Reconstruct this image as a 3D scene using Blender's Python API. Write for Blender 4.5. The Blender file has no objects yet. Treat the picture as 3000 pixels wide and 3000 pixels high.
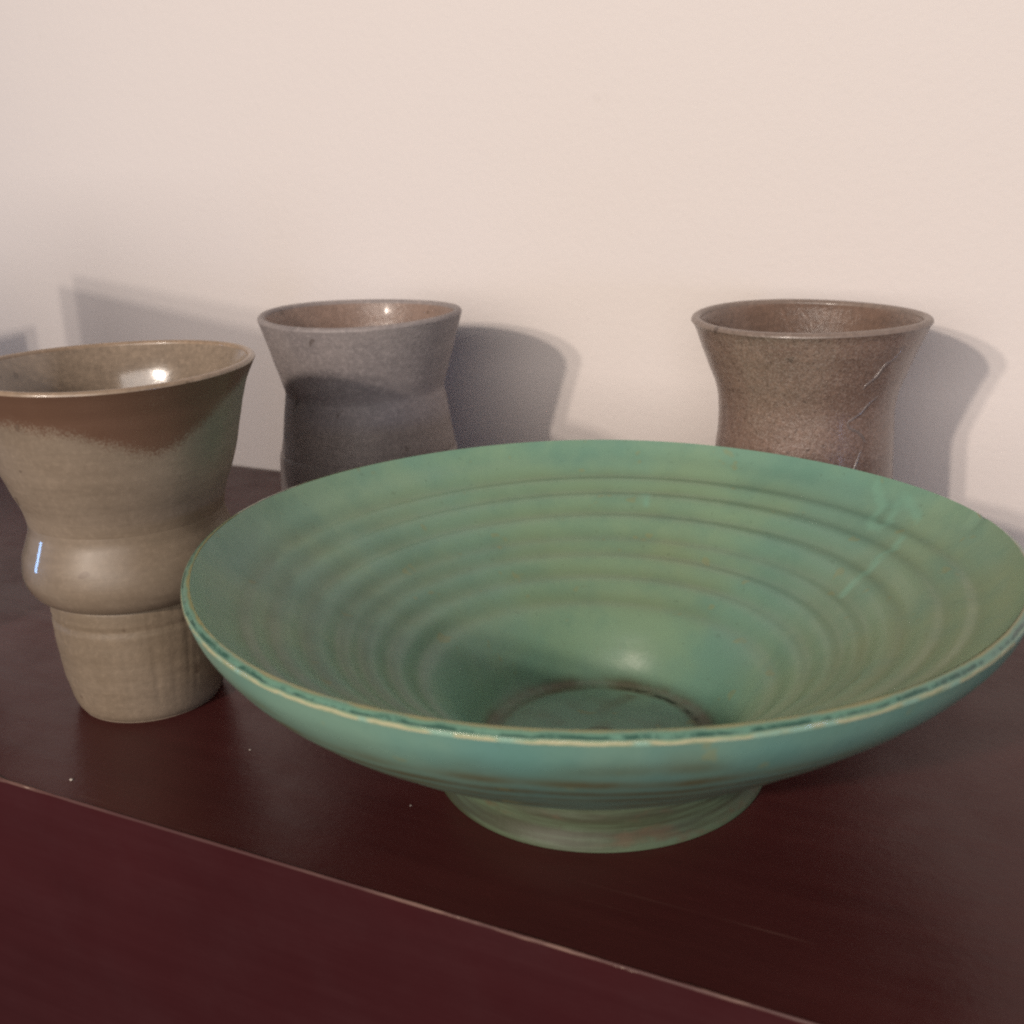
import bpy, bmesh, math, random
from mathutils import Matrix, Vector, noise
sc = bpy.context.scene
R = math.radians

# ------------------------------------------------------------------ camera
CAM_H = 0.2355
pitch, roll = 0.3136, -0.0288
fw = Vector((0, math.cos(pitch), -math.sin(pitch)))
rt0 = Vector((1, 0, 0)); up0 = Vector((0, math.sin(pitch), math.cos(pitch)))
rt = rt0*math.cos(roll) + up0*math.sin(roll)
up = up0*math.cos(roll) - rt0*math.sin(roll)
cd = bpy.data.cameras.new('camera'); cam = bpy.data.objects.new('camera', cd)
sc.collection.objects.link(cam)
cam.matrix_world = Matrix(((rt.x, up.x, -fw.x, 0), (rt.y, up.y, -fw.y, 0), (rt.z, up.z, -fw.z, CAM_H), (0, 0, 0, 1)))
cd.sensor_fit = 'HORIZONTAL'; cd.sensor_width = 36; cd.lens = 36*3400/3000
cd.clip_start = 0.01; cd.clip_end = 50
cd.dof.use_dof = True; cd.dof.focus_distance = 0.47; cd.dof.aperture_fstop = 14
sc.camera = cam

# ------------------------------------------------------------------ light
w = bpy.data.worlds.new('World'); sc.world = w; w.use_nodes = True
w.node_tree.nodes['Background'].inputs[0].default_value = (0.80, 0.70, 0.63, 1)
w.node_tree.nodes['Background'].inputs[1].default_value = 0.08

def bulb(name, loc, energy, col, rad):
    l = bpy.data.lights.new(name, 'SPOT'); l.energy = energy; l.color = col; l.shadow_soft_size = rad
    l.spot_size = R(58); l.spot_blend = 1.0
    o = bpy.data.objects.new(name, l); o.location = loc; sc.collection.objects.link(o)
    o.rotation_euler = (Vector((0.12, 0.62, 0.30))-Vector(loc)).to_track_quat('-Z', 'Y').to_euler()
bulb('bulb', (-1.307, -1.178, 0.860), 52, (1.0, 0.865, 0.745), 0.038)
bulb('bulb', (-1.192, -1.303, 0.965), 72, (1.0, 0.865, 0.745), 0.038)
def area_light(name, loc, target, sx, sy, energy, col):
    l = bpy.data.lights.new(name, 'AREA'); l.shape = 'RECTANGLE'; l.size = sx; l.size_y = sy
    l.energy = energy; l.color = col
    o = bpy.data.objects.new(name, l); o.location = loc
    o.rotation_euler = (Vector(target)-Vector(loc)).to_track_quat('-Z', 'Y').to_euler()
    sc.collection.objects.link(o)
area_light('window_light', (0.74, -0.40, 0.14), (0.15, 0.5, 0.09), 0.07, 0.12, 1.1, (0.42, 0.60, 1.0))
area_light('window_light', (-1.58, 0.63, 0.07), (-0.16, 0.47, 0.07), 0.10, 0.36, 1.7, (0.28, 0.54, 1.0))
area_light('added_front_fill', (-0.9, -2.2, 0.8), (0, .6, .2), 2.4, 1.4, 50, (1.0, 0.92, 0.86))  # added soft fill from the front left, stands for no visible lamp

sc.view_settings.view_transform = 'Standard'; sc.view_settings.look = 'None'
sc.view_settings.exposure = -0.13; sc.view_settings.gamma = 1
sc.render.engine = 'CYCLES'
sc.cycles.use_denoising = False
sc.cycles.filter_width = 2.3
sc.cycles.max_bounces = 5

# ------------------------------------------------------------------ helpers
def nz(x, y, z=0): return noise.noise(Vector((x, y, z)))
def link(o, parent=None):
    sc.collection.objects.link(o)
    if parent: o.parent = parent
    return o
def tag(o, label=None, cat=None, group=None, kind=None):
    if label: o['label'] = label
    if cat: o['category'] = cat
    if group: o['group'] = group
    if kind: o['kind'] = kind
    return o
def empty(name, loc, label, cat, group=None):
    o = bpy.data.objects.new(name, None); o.location = loc; o.empty_display_size = .02
    return tag(link(o), label, cat, group)
def mesh_obj(name, verts, faces, mat, parent=None, attrs=None, smooth=True):
    me = bpy.data.meshes.new(name); me.from_pydata(verts, [], faces); me.update()
    if smooth: me.polygons.foreach_set('use_smooth', [True]*len(me.polygons))
    for k, v in (attrs or {}).items():
        a = me.attributes.new(k, 'FLOAT', 'POINT'); a.data.foreach_set('value', v)
    me.materials.append(mat)
    return link(bpy.data.objects.new(name, me), parent)

class N:                                     # small node-tree helper
    def __init__(s, name):
        s.m = bpy.data.materials.new(name); s.m.use_nodes = True; s.t = s.m.node_tree
        s.b = s.t.nodes['Principled BSDF']
    def n(s, typ, **kw):
        x = s.t.nodes.new(typ)
        for k, v in kw.items(): setattr(x, k, v)
        return x
    def put(s, sock, v):
        if isinstance(v, bpy.types.NodeSocket): s.t.links.new(v, sock)
        elif v is not None:
            if hasattr(sock.default_value, '__len__') and not hasattr(v, '__len__'): v = (v,)*len(sock.default_value)
            if hasattr(v, '__len__') and len(sock.default_value) == 4 and len(v) == 3: v = (*v, 1)
            sock.default_value = v
    def obj(s, scale=(1, 1, 1), rot=(0, 0, 0)):
        c = s.n('ShaderNodeTexCoord'); mp = s.n('ShaderNodeMapping')
        s.t.links.new(c.outputs['Object'], mp.inputs[0])
        mp.inputs['Scale'].default_value = scale; mp.inputs['Rotation'].default_value = rot
        return mp.outputs[0]
    def noise(s, vec, scale, detail=3, rough=.55):
        x = s.n('ShaderNodeTexNoise'); s.put(x.inputs['Vector'], vec)
        x.inputs['Scale'].default_value = scale; x.inputs['Detail'].default_value = detail
        x.inputs['Roughness'].default_value = rough
        return x.outputs[0]
    def voro(s, vec, scale):
        x = s.n('ShaderNodeTexVoronoi'); s.put(x.inputs['Vector'], vec); x.inputs['Scale'].default_value = scale
        return x.outputs[0]
    def attr(s, name):
        return s.n('ShaderNodeAttribute', attribute_name=name).outputs['Fac']
    def ramp(s, fac, stops):
        x = s.n('ShaderNodeValToRGB'); s.put(x.inputs[0], fac); e = x.color_ramp.elements
        while len(e) < len(stops): e.new(.5)
        for el, (p, c) in zip(e, stops):
            el.position = p; el.color = (*c, 1) if hasattr(c, '__len__') else (c, c, c, 1)
        return x.outputs[0]
    def step(s, fac, a, b, lo=0., hi=1.):
        x = s.n('ShaderNodeMapRange', interpolation_type='SMOOTHSTEP'); s.put(x.inputs[0], fac)
        for i, v in enumerate((a, b, lo, hi)): x.inputs[i+1].default_value = v
        return x.outputs[0]
    def math(s, op, a, b=None):
        x = s.n('ShaderNodeMath', operation=op); s.put(x.inputs[0], a); s.put(x.inputs[1], b); return x.outputs[0]
    def mix(s, fac, a, b, blend='MIX'):
        x = s.n('ShaderNodeMix', data_type='RGBA', blend_type=blend)
        s.put(x.inputs[0], fac); s.put(x.inputs[6], a); s.put(x.inputs[7], b); return x.outputs[2]
    def bump(s, h, dist, strength=1., prev=None):
        x = s.n('ShaderNodeBump'); s.put(x.inputs['Height'], h)
        x.inputs['Distance'].default_value = dist; x.inputs['Strength'].default_value = strength
        if prev: s.t.links.new(prev, x.inputs['Normal'])
        return x.outputs[0]
    def done(s, color, rough, normal=None, spec=.5, coat=None, coat_rough=.1):
        s.put(s.b.inputs['Base Color'], color); s.put(s.b.inputs['Roughness'], rough)
        if normal: s.t.links.new(normal, s.b.inputs['Normal'])
        s.b.inputs['Specular IOR Level'].default_value = spec
        if coat is not None:
            s.put(s.b.inputs['Coat Weight'], coat); s.b.inputs['Coat Roughness'].default_value = coat_rough
        return s.m

# ------------------------------------------------------------------ setting
AL, D_WALL, D_EDGE = -0.4692, 0.6745, 0.2681
tx = Vector((math.cos(AL), math.sin(AL), 0)); nx = Vector((-math.sin(AL), math.cos(AL), 0))
def tn(a, b, z): return tx*a + nx*b + Vector((0, 0, z))

m = N('wall_paint'); v = m.obj()
c = m.mix(m.noise(v, 3, 3), (0.845, 0.775, 0.742), (0.865, 0.80, 0.768))
c = m.mix(m.step(m.noise(v, 60, 4), .68, .78, 0, .10), c, (.6, .52, .46))
WALL = m.done(c, .75, m.bump(m.noise(v, 220, 3), .0008, .5, m.bump(m.noise(v, 18, 2), .003, .2)), .25)
# plaster wall sheet with real thickness
V = []; 
for b in (0, .06):
    for a, z in ((-2.6, -1.0), (2.0, -1.0), (2.0, 2.2), (-2.6, 2.2)): V.append(tn(a, D_WALL+b, z))
tag(mesh_obj('wall', V, [(0, 1, 2, 3), (7, 6, 5, 4), (0, 4, 5, 1), (1, 5, 6, 2), (2, 6, 7, 3), (3, 7, 4, 0)], WALL, smooth=False), kind='structure')

def wood(name, dark, mid, rough, spec, scratch):
    m = N(name)
    c_ = m.n('ShaderNodeTexCoord'); rot = m.n('ShaderNodeMapping'); m.t.links.new(c_.outputs['Object'], rot.inputs[0])
    mp = m.n('ShaderNodeMapping'); m.t.links.new(rot.outputs[0], mp.inputs[0]); mp.inputs['Scale'].default_value = (1.2, 22, 22)
    v = mp.outputs[0]
    g = m.noise(v, 6, 5, .6); big = m.noise(rot.outputs[0], 7, 3)
    c = m.mix(g, dark, mid)
    c = m.mix(m.step(big, .4, .75, 0, .5), c, [x*1.35 for x in mid])
    mp2 = m.n('ShaderNodeMapping'); m.t.links.new(rot.outputs[0], mp2.inputs[0]); mp2.inputs['Scale'].default_value = (1, 60, 60)
    s1 = m.noise(mp2.outputs[0], 5, 2, .5)
    sm = m.math('MULTIPLY', m.step(s1, .67, .71), m.step(m.noise(rot.outputs[0], 9, 2), .5, .62))
    c = m.mix(m.math('MULTIPLY', sm, scratch), c, (.16, .085, .07))
    r = m.math('ADD', m.step(m.noise(rot.outputs[0], 40, 4), .3, .8, -.05, .07), m.math('ADD', m.step(g, .3, .8, -.03, .04), rough))
    return m.done(c, r, m.bump(m.noise(rot.outputs[0], 260, 3), .0004, .25, m.bump(g, .0004, .10)), spec)
TOPW = wood('tabletop_wood', (.046, .0108, .0108), (.074, .0185, .0175), .32, .24, .5)
FRONTW = wood('front_wood', (.036, .0056, .0074), (.048, .0084, .0106), .45, .35, 0.)

cab = empty('wooden_chest', (0, 0, 0), 'dark reddish brown wooden chest with worn front edge under the pots', 'chest')
cab.rotation_euler = (0, 0, AL)
def box(name, x0, x1, y0, y1, z0, z1, mat, parent, bev=0):
    bm = bmesh.new(); bmesh.ops.create_cube(bm, size=1)
    for q in bm.verts: q.co = Vector(((x0+x1)/2+q.co.x*(x1-x0), (y0+y1)/2+q.co.y*(y1-y0), (z0+z1)/2+q.co.z*(z1-z0)))
    if bev: bmesh.ops.bevel(bm, geom=bm.edges[:], offset=bev, segments=3, affect='EDGES', profile=.6)
    me = bpy.data.meshes.new(name); bm.to_mesh(me); bm.free(); me.materials.append(mat)
    return link(bpy.data.objects.new(name, me), parent)
box('tabletop', -1.5, 1.1, D_EDGE+.0004, D_WALL-.002, -.0004, .0, TOPW, cab)
box('carcass', -1.49, 1.09, D_EDGE+.0205, D_WALL-.004, -.75, -.0007, FRONTW, cab)
box('front_panel', -1.5, 1.1, D_EDGE, D_EDGE+.0195, -.75, -.0006, FRONTW, cab)
# worn arris: an uneven bare strip along the edge
m = N('worn_edge'); v = m.obj((1, 1, 1))
vv = m.obj((1, 6, 6))
f1 = m.noise(vv, 26, 4, .65); f2 = m.noise(vv, 5, 2)
c = m.mix(m.step(f1, .42, .62), (.075, .026, .024), (.19, .105, .082))
c = m.mix(m.step(f2, .40, .60, 0, .85), c, (.075, .027, .026))
c = m.mix(m.step(m.noise(vv, 90, 3), .66, .74), c, (.45, .34, .27))
WORN = m.done(c, .5, None, .3)
rnd = random.Random(4); V = []; F = []; n_ = 900
for i in range(n_+1):
    x = -1.45 + 2.5*i/n_
    a = noise.noise(Vector((x*14, 0, 0))); b = noise.noise(Vector((x*70, 3, 0))); g = noise.noise(Vector((x*210, 7, 0)))
    wtop = .0004 + .0004*a + .0004*b + .0005*max(0, g)
    chip = max(0, nz(x*31, 11)-.38)*.006
    wtop = max(wtop + chip, .0001); hh = .0003 + .0003*b + chip*.5
    V += [(x, D_EDGE-.00015, -.0006-hh), (x, D_EDGE-.0002, -.0007), (x, D_EDGE+.0003, .00012), (x, D_EDGE+.0002+wtop, .00018+.0001*b), (x, D_EDGE+.0002+wtop, -.0008)]
    if i:
        o = 5*i; q = o-5
        for k in range(4): F.append((q+k, o+k, o+k+1, q+k+1))
mesh_obj('worn_edge', V, F, WORN, cab)

# ------------------------------------------------------------------ lathe
def smooth_profile(pts, n):
    """Catmull-Rom through (r,z) points, n samples per span."""
    P = [pts[0]] + list(pts) + [pts[-1]]; out = []
    for i in range(1, len(P)-2):
        a, b, c, d = P[i-1:i+3]
        for k in range(n):
            t = k/n
            out.append(tuple(.5*((2*b[j]) + (-a[j]+c[j])*t + (2*a[j]-5*b[j]+4*c[j]-d[j])*t*t + (-a[j]+3*b[j]-3*c[j]+d[j])*t**3) for j in (0, 1)))
    out.append(tuple(pts[-1])); return out
def lathe(name, prof, mat, parent, seg=256, deform=None, attrs=None, close=False):
    """prof: list of (r,z); deform(r,z,th,i)->(r,z); attrs: dict name->f(r,z,th,i)"""
    V = []; A = {k: [] for k in (attrs or {})}
    for i, (r, z) in enumerate(prof):
        for j in range(seg):
            th = 2*math.pi*j/seg
            rr, zz = deform(r, z, th, i) if deform else (r, z)
            V.append((rr*math.cos(th), rr*math.sin(th), zz))
            for k, f in (attrs or {}).items(): A[k].append(f(rr, zz, th, i))
    F = []
    for i in range(len(prof)-1):
        for j in range(seg):
            F.append((i*seg+j, i*seg+(j+1) % seg, (i+1)*seg+(j+1) % seg, (i+1)*seg+j))
    if close:                                  # cap at the last ring (toward the axis)
        F.append(tuple(range((len(prof)-1)*seg, len(prof)*seg)))
    o = mesh_obj(name, V, F, mat, parent, A)
    bm = bmesh.new(); bm.from_mesh(o.data); bmesh.ops.recalc_face_normals(bm, faces=bm.faces); bm.to_mesh(o.data); bm.free()
    return o
def adiff(a, b): return abs((a-b+math.pi) % (2*math.pi)-math.pi)
def sst(a, b, x):
    t = min(1, max(0, (x-a)/(b-a))); return t*t*(3-2*t)

# ------------------------------------------------------------------ green bowl
BX, BY = 0.0316, 0.4074
RJ, ZJ, ZR = 0.062, 0.0185, 0.0893
def wob(th): return 1 + .0035*math.cos(2*th+.6) + .0018*math.cos(3*th+2.1) + .0012*math.cos(5*th)
def zwob(th): return .0010*math.cos(2*th+1.0) + .0005*math.cos(4*th+.4)
CHIP = 0.07                  # small nick at the back right of the rim

# glaze
def glaze(name, lip=False):
    m = N(name); v = m.obj()
    if not lip:
        ins = m.attr('inside'); ring = m.attr('ring'); rust = m.attr('rust'); drip = m.attr('drip'); band = m.attr('band')
        big = m.noise(v, 13, 4, .6); mid = m.noise(v, 45, 4, .6); fine = m.noise(v, 330, 3, .6)
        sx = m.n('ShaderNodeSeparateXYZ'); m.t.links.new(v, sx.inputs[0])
        bounce_drift = m.math('ADD', m.math('MULTIPLY', m.math('SUBTRACT', sx.outputs[0], sx.outputs[1]), 1.6), m.noise(v, 9, 3))  # olive toward front right: warm bounced light painted in, broken by glaze noise
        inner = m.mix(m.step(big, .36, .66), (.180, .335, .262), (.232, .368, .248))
        inner = m.mix(m.step(bounce_drift, .40, .85, 0, .65), inner, (.275, .330, .185))
        outer = m.mix(m.step(big, .36, .62), (.138, .288, .252), (.190, .322, .248))
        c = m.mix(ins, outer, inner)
        c = m.mix(m.step(mid, .42, .72, 0, .35), c, (.115, .255, .200))
        rg = m.math('MULTIPLY', ring, m.step(m.noise(v, 20, 3), .35, .65, .45, .9))
        c = m.mix(m.math('MULTIPLY', rg, .42), c, (.165, .190, .095))
        c = m.mix(m.math('MULTIPLY', band, m.step(mid, .3, .62, .55, 1)), c, (.120, .100, .045))
        c = m.mix(m.math('MULTIPLY', rust, m.step(m.noise(v, 55, 3), .3, .62, .25, .75)), c, (.115, .070, .035))
        c = m.mix(m.math('MULTIPLY', m.attr('crack'), m.step(m.noise(v, 160, 3), .38, .52)), c, (.018, .024, .014))
        c = m.mix(m.math('MULTIPLY', drip, .6), c, (.215, .42, .315))
        c = m.mix(m.step(fine, .62, .75, 0, .22), c, (.07, .10, .06))
        c = m.mix(m.step(m.noise(v, 90, 2), .66, .72, 0, .35), c, (.30, .28, .12))
        r = m.math('ADD', m.step(mid, .3, .7, -.05, .06), .35)
        n1 = m.bump(m.noise(v, 70, 3), .0008, .22, m.bump(fine, .0003, .22))
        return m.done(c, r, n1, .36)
    u = m.attr('across'); big = m.noise(v, 30, 4); brk = m.noise(v, 120, 4, .65)
    uu = m.math('ADD', u, m.step(m.noise(v, 85, 3), .2, .8, -.11, .11))
    c = m.ramp(uu, [(0, (.30, .28, .13)), (.08, (.27, .28, .14)), (.22, (.15, .29, .21)), (.62, (.14, .28, .22)), (.80, (.27, .36, .22)), (.90, (.50, .47, .30)), (1, (.26, .32, .20))])
    line = m.math('MULTIPLY', m.step(uu, .28, .40), m.step(uu, .66, .52))
    c = m.mix(m.math('MULTIPLY', line, m.step(brk, .40, .54, 0, .8)), c, (.020, .070, .055))
    c = m.mix(m.math('MULTIPLY', m.step(u, .74, .86), m.step(m.noise(v, 60, 2), .52, .62)), c, (.26, .42, .33))
    return m.done(c, .17, m.bump(m.noise(v, 150, 3), .0007, .6), .5)
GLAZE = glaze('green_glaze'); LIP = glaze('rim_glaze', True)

bowl = empty('green_bowl', (BX, BY, 0), 'wide green glazed stoneware bowl with throwing rings, in front of the cups', 'bowl')
_outp = smooth_profile([(.062, .0185), (.068, .0208), (.080, .0275), (.100, .0400), (.120, .0545), (.134, .0660), (.1425, .0752), (.1475, .0825), (.1500, ZR)], 16)
def interp(prof, r):
    if r <= prof[0][0]: return prof[0][1]
    lo, hi = 0, len(prof)-1
    if r >= prof[-1][0]: return prof[-1][1]
    while hi-lo > 1:
        k = (lo+hi)//2
        if prof[k][0] <= r: lo = k
        else: hi = k
    t = (r-prof[lo][0])/max(1e-9, prof[hi][0]-prof[lo][0])
    return prof[lo][1]*(1-t)+prof[hi][1]*t
def outer_z(r, th=0.): return interp(_outp, r)
RINGS = [.0690, .0800, .0905, .0985, .1110, .1230, .1325]
_inp = smooth_profile([(.0015, .0105), (.02, .0104), (.036, .0106), (.0435, .0112), (.0475, .0145), (.0530, .0235), (.0600, .0325), (.0720, .0425), (.0900, .0540),
                       (.1100, .0660), (.1270, .0757), (.1365, .0810), (.1425, .0858), (.1468, .0921)], 24)
def in_z(r): return interp(_inp, r)
def ring_amt(r):
    return sum(math.exp(-((r-q)/.0038)**2) for q in RINGS)
def sm(r): return sst(.045, .06, r)*sst(.150, .135, r)
body_prof = []
NI = 190
for i in range(NI+1):                          # inside, from centre to the lip
    body_prof.append((.0015 + (.1468-.0015)*i/NI, None))
NO = 70
out_prof = [(.1500-(.1500-RJ)*(i/NO)**1.6, None) for i in range(NO+1)]
dseg = [  # turquoise glaze runs on the inside, right of centre: (theta, r) polylines
    [(.51, .1435), (.464, .1397), (.439, .1381), (.432, .1322), (.398, .1279), (.358, .1274), (.355, .1311), (.382, .1366), (.383, .1428)],
    [(.367, .1424), (.318, .1400), (.276, .1386)], [(.239, .1275), (.215, .1193), (.200, .1126), (.176, .1059), (.161, .0990)],
    [(1.305, .1210), (1.300, .1160)]]
def segd(p, a, b):
    ax, ay = a; bx_, by_ = b; dx, dy = bx_-ax, by_-ay
    t = max(0, min(1, ((p[0]-ax)*dx+(p[1]-ay)*dy)/(dx*dx+dy*dy+1e-12)))
    return math.hypot(p[0]-ax-t*dx, p[1]-ay-t*dy)
segs = []
for pl in dseg:
    q = [(r*math.cos(t), r*math.sin(t)) for t, r in pl]
    segs += list(zip(q[:-1], q[1:]))
def drip(r, z, th, i):
    if not (.09 < r < .146) or (adiff(th, .33) > .3 and adiff(th, 1.3) > .08): return 0.
    p = (r*math.cos(th), r*math.sin(th))
    d = min(segd(p, a, b) for a, b in segs) + .0012*nz(p[0]*260, p[1]*260)
    return 1-sst(.0005, .0028, d)
def d_in(r, z, th, i):
    k = sst(.05, .146, r)
    amp = .0020*sm(r)*(1+.35*nz(math.cos(th)*1.3, math.sin(th)*1.3, r*40))
    zz = in_z(r)
    ph = .0012*math.sin(th+r*30)               # the rings spiral slightly
    zz -= amp*(ring_amt(r+ph)-.45)
    zz += zwob(th)*k + .0030*math.cos(th)*math.sin(math.pi*min(1, max(0, (r-.06)/.09))**1.5)*.6
    if r > .140: zz -= .0022*math.exp(-(adiff(th, CHIP)/.012)**2)*sst(.140, .1468, r)
    return r*(1+(wob(th)-1)*k), zz
def r_in(r, z, th, i): return min(1., ring_amt(r+.0012*math.sin(th+r*30)))*sm(r)
def rust_in(r, z, th, i): return sst(.0365, .0405, r)*sst(.0480, .0440, r) + .55*sst(.0035, .0048, r)*sst(.0068, .0058, r) + (.9*max(0, nz(r*math.cos(th)*90, r*math.sin(th)*90, 3)) if r < .036 else 0)
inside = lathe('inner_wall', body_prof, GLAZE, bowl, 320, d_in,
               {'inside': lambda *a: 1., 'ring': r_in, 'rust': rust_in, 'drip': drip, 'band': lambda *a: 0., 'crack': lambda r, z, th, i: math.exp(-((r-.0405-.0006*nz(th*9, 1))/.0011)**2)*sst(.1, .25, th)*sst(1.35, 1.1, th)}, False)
def d_out(r, z, th, i):
    s = (r-RJ)/(.15-RJ); k = s
    zz = outer_z(r, th) + zwob(th)*k + .0030*math.cos(th)*math.sin(math.pi*s**1.5)
    zz += .0005*math.sin(s*34+.6*math.sin(th))*(1-s)
    return r*(1+(wob(th)-1)*k), zz
def band_out(r, z, th, i):
    s = (r-RJ)/(.15-RJ)
    e = .18*nz(math.cos(th)*2.2, math.sin(th)*2.2, 1.3) + .10*nz(math.cos(th)*7, math.sin(th)*7, 4)
    a = sst(.955+.4*e, .86+.4*e, s)*.95
    b = .3*math.exp(-((s-.93-.4*e)/.03)**2)*sst(-.1, .25, e+.1)
    return min(1, a*(.62+.38*math.sin(s*80+9*e)) + b)
lathe('outer_wall', out_prof, GLAZE, bowl, 320, d_out,
      {'inside': lambda *a: 0., 'ring': lambda *a: 0., 'rust': lambda *a: 0., 'drip': lambda *a: 0., 'band': band_out, 'crack': lambda *a: 0.})
# rim lip: slopes down and outward from the inner arris, slightly hollow
lip = []
for i in range(21):
    t = i/20
    lip.append((.1468+(.1500-.1468)*t + .0007*math.sin(math.pi*t), None))
def d_lip(r, z, th, i):
    t = i/20
    zi = in_z(.1468); zo = outer_z(.15)
    zz = zi + (zo-zi)*t + .0006*math.sin(math.pi*t) - .0005*math.exp(-((t-.48)/.13)**2) + .0004*math.exp(-((t-.84)/.09)**2)
    zz += zwob(th) - .0022*math.exp(-(adiff(th, CHIP)/.012)**2)*(1-t)
    zz += .00018*nz(math.cos(th)*40, math.sin(th)*40, t*2)*math.sin(math.pi*t)
    return r*wob(th), zz
lathe('rim', lip, LIP, bowl, 480, d_lip, {'across': lambda r, z, th, i: i/20})
# foot
m = N('foot_glaze'); v = m.obj()
big = m.noise(m.obj((.45, .45, 9)), 26, 4, .6); fine = m.noise(v, 300, 3)
c = m.mix(m.step(big, .36, .62), (.046, .050, .024), (.088, .122, .068))
c = m.mix(m.step(m.noise(m.obj((1, 1, 3)), 48, 4), .54, .70, 0, .6), c, (.105, .062, .030))
c = m.mix(m.step(m.math('ADD', m.n('ShaderNodeSeparateXYZ').outputs[2], 0), -1, -.5), c, c)
c = m.mix(m.step(fine, .6, .75, 0, .35), c, (.06, .055, .03))
FOOT = m.done(c, .55, m.bump(m.noise(v, 110, 3), .0008, .35), .45)
foot_prof = smooth_profile([(RJ, ZJ), (.0612, .0155), (.0613, .0110), (.0626, .005), (.0643, .0010), (.0632, 0), (.054, 0), (.052, .003), (.03, .0035), (.001, .0035)], 5)
lathe('foot', foot_prof, FOOT, bowl, 256, lambda r, z, th, i: (r+.0004*math.sin(3*th+1)*(r > .05)+.0006*nz(z*220, math.cos(th), math.sin(th)), z))

# ------------------------------------------------------------------ stoneware cups
def stoneware(name, c1, c2, speck, rough, peel, coat=0., band=False, extra=None, grain=.32, streak=.28):
    m = N(name); v = m.obj()
    hs = m.obj((1, 1, 9))                      # horizontal throwing streaks
    big = m.noise(v, 22, 4, .6); st = m.noise(hs, 55, 3, .6); fine = m.noise(v, 420, 2, .6)
    c = m.mix(m.step(big, .35, .66), c1, c2)
    c = m.mix(m.step(st, .35, .72, 0, streak), c, [x*.78 for x in c1])
    c = m.mix(m.step(fine, .5, .68, 0, grain), c, [x*1.45 for x in c2])
    c = m.mix(m.step(fine, .46, .30, 0, grain), c, [x*.6 for x in c1])
    c = m.mix(m.step(m.noise(v, 130, 1), .73, .77, 0, .6), c, speck)
    if extra: c = extra(m, v, c)
    h = m.noise(v, 900, 2, .7)
    r = m.math('ADD', m.step(big, .3, .7, -.06, .06), rough)
    nrm = m.bump(h, .00035, peel, m.bump(fine, .0004, peel, m.bump(st, .0004, .15)))
    if coat == 'attr': coat = m.attr('gloss')
    return m.done(c, r, nrm, .5, coat or None, .06 if not isinstance(coat, float) else .12)

def pale_net(m, v, c):
    return m.mix(m.step(m.noise(v, 1150, 2, .6), .48, .64, 0, .6), m.mix(m.step(m.noise(v, 800, 2), .55, .68, 0, .6), c, (.07, .045, .036)), (.34, .265, .23))
def make_wall(root, outer, thick, floor, mat_out, mat_in, mat_rim, wobf, lipround=.5, attrs=None, name='outer_wall', in_attrs=None):
    """outer: (r,z) from base rim up to lip. Builds outer wall, rim, inner wall as three meshes butted on shared rings."""
    op = smooth_profile(outer, 10)
    lathe(name, op, mat_out, root, 224, wobf, attrs)
    (rt_, zt) = outer[-1]
    rim = [(rt_-thick/2+thick/2*math.cos(a), zt+thick*lipround*math.sin(a)) for a in [math.pi*k/12 for k in range(13)]]
    lathe('rim', rim, mat_rim, root, 224, wobf)
    ip = [(r-thick, z) for r, z in outer if z > floor+.008]
    ip = [(.001, floor), (ip[0][0]*.6, floor), (ip[0][0]*.93, floor+.0025)] + ip
    lathe('inner_wall', smooth_profile(ip, 10), mat_in, root, 224, wobf, in_attrs)

# --- tan two-part cup at the left
CX, CY = -0.1655, 0.4778
cup = empty('tan_cup', (CX, CY, 0), 'tan stoneware cup with flared mouth, rounded ridge and narrow foot, left of the bowl', 'cup')
def tan_extra(m, v, c):
    b = m.math('ADD', m.attr('band'), m.math('ADD', m.step(m.noise(v, 60, 4), .2, .8, -.16, .16), m.step(m.noise(v, 1100, 3, .7), .3, .7, -.25, .25)))
    g = m.math('MULTIPLY', m.attr('green'), m.step(m.noise(v, 40, 3), .3, .6, .5, 1))
    c = m.mix(m.math('MULTIPLY', g, .6), c, (.135, .150, .108))
    c = m.mix(m.step(b, .15, .85), c, m.mix(m.noise(v, 50, 3), (.120, .062, .038), (.155, .084, .054)))
    return c
TAN = stoneware('tan_stoneware', (.232, .178, .130), (.272, .212, .158), (.10, .07, .05), .46, .10, .10, extra=tan_extra, grain=.16)
TANRIM = stoneware('tan_rim', (.30, .215, .15), (.34, .25, .18), (.12, .08, .05), .35, .1, .3)
TANIN = stoneware('tan_inside', (.25, .195, .15), (.295, .23, .175), (.1, .07, .05), .22, .08, .8)
RIDGE = stoneware('ridge_glaze', (.232, .178, .130), (.272, .212, .158), (.16, .11, .08), .46, .05, 'attr', grain=.14)
TANFOOT = stoneware('tan_foot', (.215, .163, .113), (.255, .196, .140), (.12, .08, .055), .55, .25, 0., grain=.18)
def cwob(r, z, th, i):
    k = z/.15
    rr = r*(1+.012*k*k*math.cos(2*th-.3)+.004*math.cos(3*th+1)*k) + .00022*nz(z*160, math.cos(th)*.6, math.sin(th)*.6)
    return rr, z + .0006*k**6*math.cos(2*(th-.2))
cup_up = [(.0364, .0535), (.0398, .0544), (.0435, .0583), (.0456, .0645), (.0450, .0715), (.0428, .0775), (.0409, .0830), (.0404, .0870),
          (.0416, .0930), (.0452, .1030), (.0478, .1110), (.0497, .1195), (.0520, .1300), (.0548, .1400), (.0590, .1492)]
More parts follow.
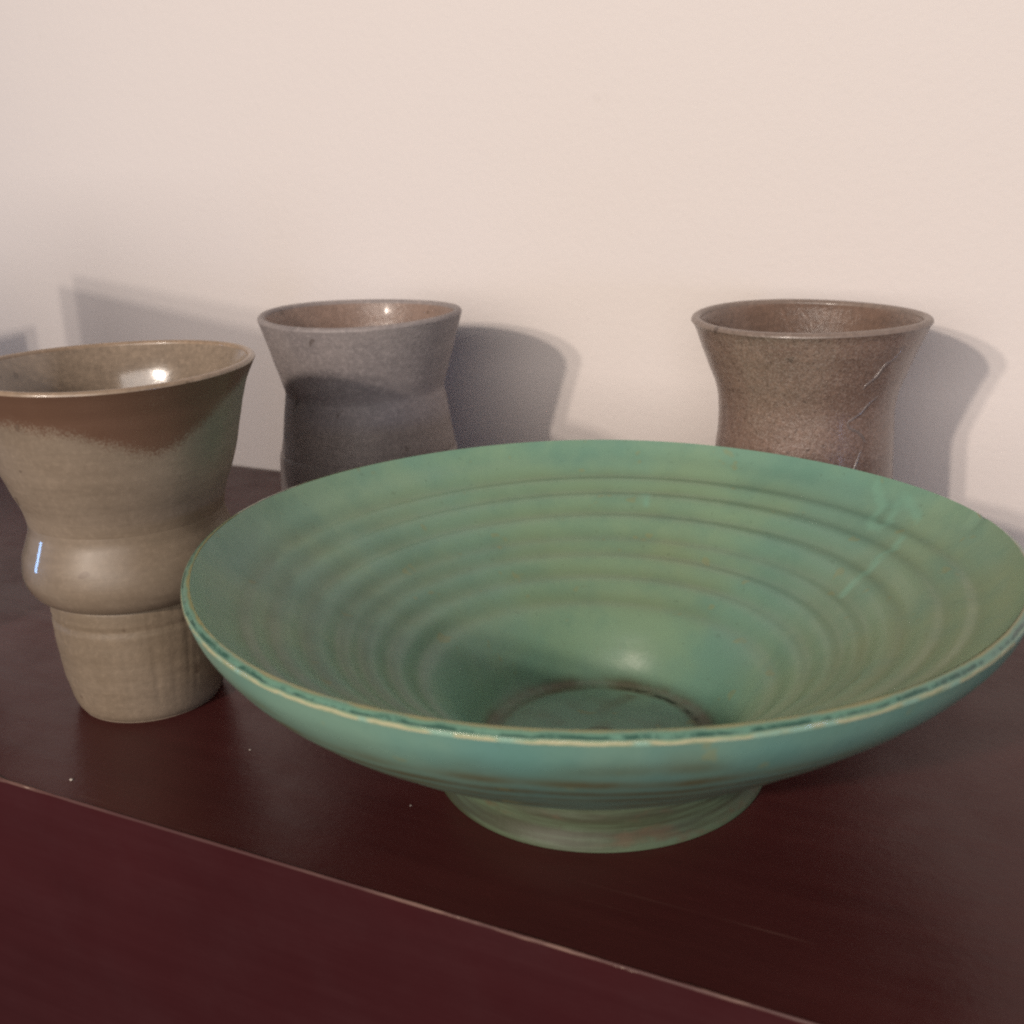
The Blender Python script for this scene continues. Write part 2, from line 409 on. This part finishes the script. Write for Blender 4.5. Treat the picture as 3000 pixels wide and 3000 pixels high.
def c_band(r, z, th, i):
    d = .015 + .012*math.exp(-(adiff(th, R(-56))/.45)**2) - .004*math.exp(-(adiff(th, R(-150))/.7)**2)
    d *= sst(R(26), R(-48), (th+math.pi) % (2*math.pi)-math.pi) if adiff(th, R(-10)) < R(60) else 1
    dd = .1492 - z
    return max(0., min(1., .5 + (d-dd)/.0095)) if d > .0005 else 0.
def c_green(r, z, th, i):
    return sst(R(50), R(20), adiff(th, R(-5)))*sst(.105, .122, z)
lathe('ridge', smooth_profile(cup_up[:8], 8), RIDGE, cup, 224, cwob, {'gloss': lambda r, z, th, i: sst(R(34), R(20), adiff(th, R(-137)))*sst(.055, .06, z)})
up_attr = {'band': c_band, 'green': c_green}
lathe('flared_wall', smooth_profile(cup_up[7:], 10), TAN, cup, 224, cwob, up_attr)
rim = [(.0590-.0015+.0015*math.cos(a), .1492+.0016*math.sin(a)) for a in [math.pi*k/12 for k in range(13)]]
lathe('rim', rim, TANRIM, cup, 224, cwob)
ip = [(.001, .012), (.02, .012), (.03, .014), (.0332, .03), (.034, .05), (.0385, .062), (.0385, .078), (.0366, .087), (.0378, .093), (.0415, .103), (.0458, .1195), (.0484, .13), (.0514, .14), (.0560, .1492)]
lathe('inner_wall', smooth_profile(ip, 10), TANIN, cup, 224, cwob)
ft = [(.0364, .0535), (.0370, .0515), (.0371, .0440), (.0366, .0320), (.0352, .0180), (.0335, .0090), (.0318, .0030), (.0300, .0004), (.0285, .0), (.015, .0), (.001, .0)]
lathe('foot', smooth_profile(ft, 8), TANFOOT, cup, 224, lambda r, z, th, i: (r - .0007*math.exp(-((z-.0445)/.0012)**2) + .0003*nz(z*200, th*.3, 1) - .00035*max(0, nz(th*14, z*18, 2))*sst(.002, .02, z), z))

# --- grey-brown waisted mug (behind, left)
M2 = (-0.0812, 0.6494)
mug = empty('grey_mug', (*M2, 0), 'grey brown stoneware cup pinched at the waist, standing behind bowl, left of centre', 'cup')
GREY = stoneware('grey_stoneware', (.285, .252, .252), (.345, .302, .295), (.10, .075, .065), .55, .5, .0)
GREYIN = stoneware('grey_inside', (.290, .205, .172), (.335, .240, .200), (.12, .08, .06), .34, .9, .2)
m2p = [(.0470, 0), (.0500, .0015), (.0520, .010), (.0535, .028), (.0520, .0424), (.0514, .054), (.0506, .0655), (.0495, .0676), (.0494, .0690), (.0493, .0705), (.0478, .079), (.0463, .090), (.0450, .0985), (.0447, .1015), (.0456, .106), (.0487, .117), (.0528, .131), (.0563, .1427)]
def gwob(r, z, th, i):
    k = z/.14
    return r*(1+.006*k*math.cos(2*th+1)) + .00022*nz(z*150, math.cos(th)*.6, math.sin(th)*.6), z + .0006*k**5*math.cos(2*th+.7)
make_wall(mug, m2p, .0042, .008, GREY, GREYIN, GREY, gwob)

# --- brown speckled mug (behind, right)
M3 = (0.1484, 0.5682)
mug3 = empty('brown_mug', (*M3, 0), 'brown speckled salt-glazed cup with carved zigzag line, behind bowl at right', 'cup')
BRN = stoneware('brown_stoneware', (.190, .122, .095), (.245, .160, .124), (.05, .032, .025), .36, .85, .35, extra=pale_net, streak=.5)
BRNIN = stoneware('brown_inside', (.175, .120, .096), (.225, .145, .110), (.06, .04, .03), .30, 1.0, .3)
BRNRIM = stoneware('brown_rim', (.23, .175, .148), (.27, .205, .172), (.06, .04, .035), .38, .6, .2)
m3p = [(.0390, 0), (.0418, .0015), (.0440, .012), (.0452, .035), (.0446, .060), (.0438, .080), (.0430, .093), (.0429, .1045), (.0446, .1145), (.0492, .1265), (.0532, .1370), (.0560, .1440), (.0574, .1462)]
def bwob(r, z, th, i):
    k = z/.146
    return r*(1+.005*k*math.cos(2*th+2)) + .00035*nz(z*120, math.cos(th)*.6, math.sin(th)*.6), z + .0005*k**5*math.cos(2*th+2)
make_wall(mug3, m3p, .0050, .008, BRN, BRNIN, BRNRIM, bwob, .42)
# carved zigzag: raised burr with a groove beside it, following the wall
m = N('carved_glaze'); CARVE = m.done(m.mix(m.noise(m.obj(), 200, 2), (.10, .075, .068), (.26, .21, .195)), .22, None, .6)
sp3 = smooth_profile(m3p, 20)
def r_at(z): return min(sp3[8:], key=lambda q: abs(q[1]-z))[0]
view3 = math.atan2(-M3[1], -M3[0])
def carved(pts):
    """pts: (degrees right of the line of sight, z)"""
    path = smooth_profile(pts, 8); V = []; F = []
    L = []
    for (a, z) in path:
        th = view3 + R(a); r = r_at(z)
        rr, zz = bwob(r, z, th, 0)
        L.append((Vector((rr*math.cos(th), rr*math.sin(th), zz)), Vector((math.cos(th), math.sin(th), 0))))
    for i, (p, nn) in enumerate(L):
        d = (L[min(i+1, len(L)-1)][0]-L[max(i-1, 0)][0]).normalized(); s = d.cross(nn).normalized()
        wd = .00075*math.sin(math.pi*(.06+.88*i/(len(L)-1)))**.5*(1+.3*nz(i*.4, 5))
        for k in range(7):
            a = math.pi*k/6
            V.append(p + s*wd*math.cos(a) + nn*(wd*.75*math.sin(a)-.0001))
        if i:
            for k in range(6): F.append(((i-1)*7+k, i*7+k, i*7+k+1, (i-1)*7+k+1))
    mesh_obj('carved_line', V, F, CARVE, mug3)
carved([(52, .139), (47, .1335), (43, .1315), (39, .1255), (34, .122), (33, .1195)])
carved([(46, .1150), (41, .1122), (36, .1078), (30, .1052), (27, .1035)])
carved([(27, .1035), (29, .1008), (35, .0985), (39, .0955), (40, .093)])
carved([(38, .090), (34, .083), (33, .079), (38, .075), (46, .068)])

# ------------------------------------------------------------------ small specks lying on the chest
m = N('crumb'); CRUMB = m.done((.62, .55, .48), .7)
def at(px, py, z=0):
    d = fw + rt*((px-1500)/3400) - up*((py-1500)/3400); t = (z-CAM_H)/d.z
    return Vector((0, 0, CAM_H)) + d*t
def crumb(px, py, size, label):
    bm = bmesh.new(); bmesh.ops.create_icosphere(bm, subdivisions=2, radius=size)
    for q in bm.verts:
        q.co *= 1+.35*nz(q.co.x*900+px, q.co.y*900, q.co.z*900); q.co.z = max(q.co.z*.5, -size*.3)+size*.3
    me = bpy.data.meshes.new('crumb'); bm.to_mesh(me); bm.free(); me.materials.append(CRUMB)
    o = link(bpy.data.objects.new('crumb', me)); p = at(px, py); o.location = (p.x, p.y, .0001)
    tag(o, label, 'crumb', 'crumbs on the chest')
crumb(209, 2286, .0007, 'pale crumb near the worn edge at far left')
crumb(732, 2198, .0004, 'tiny pale crumb between tan cup and bowl')
crumb(1203, 2361, .0003, 'tiny crumb left of the bowl foot')

# ------------------------------------------------------------------ unseen tinted panes left of the frame, added only to shade the wall
def pane_tint(name, t):
    m = N(name); tr = m.n('ShaderNodeBsdfTransparent'); tr.inputs[0].default_value = (t, t*.98, t*.96, 1)
    gl = m.n('ShaderNodeBsdfGlossy'); gl.inputs['Roughness'].default_value = .08
    fr = m.n('ShaderNodeFresnel'); fr.inputs[0].default_value = 1.49
    mx = m.n('ShaderNodeMixShader'); m.t.links.new(fr.outputs[0], mx.inputs[0])
    m.t.links.new(tr.outputs[0], mx.inputs[1]); m.t.links.new(gl.outputs[0], mx.inputs[2])
    m.t.links.new(mx.outputs[0], m.t.nodes['Material Output'].inputs[0]); return m.m
m = N('shadow_pane_foot'); BASE = m.done((.03, .025, .022), .4)
def stand(A, B, h, t, label):
    A = Vector(A); B = Vector(B); d = B-A; L = d.length
    root = empty('shadow_pane', (A.x, A.y, 0), label, 'display stand', 'added shadow panes')
    root.rotation_euler = (0, 0, math.atan2(d.y, d.x))
    box('pane', 0, L, -.003, 0, .006, h, pane_tint('shadow_pane_tint', t), root)
    box('base', .01, L-.03, -.020, .012, 0, .0059, BASE, root, .001)
stand((-.436, .718), (-.275, .545), .212, .64, 'tall unseen tinted pane left of the tan cup, added for its wall shadow')
stand((-.62, .77), (-.458, .785), .158, .5, 'lower unseen tinted pane at the far left, added for its wall shadow')
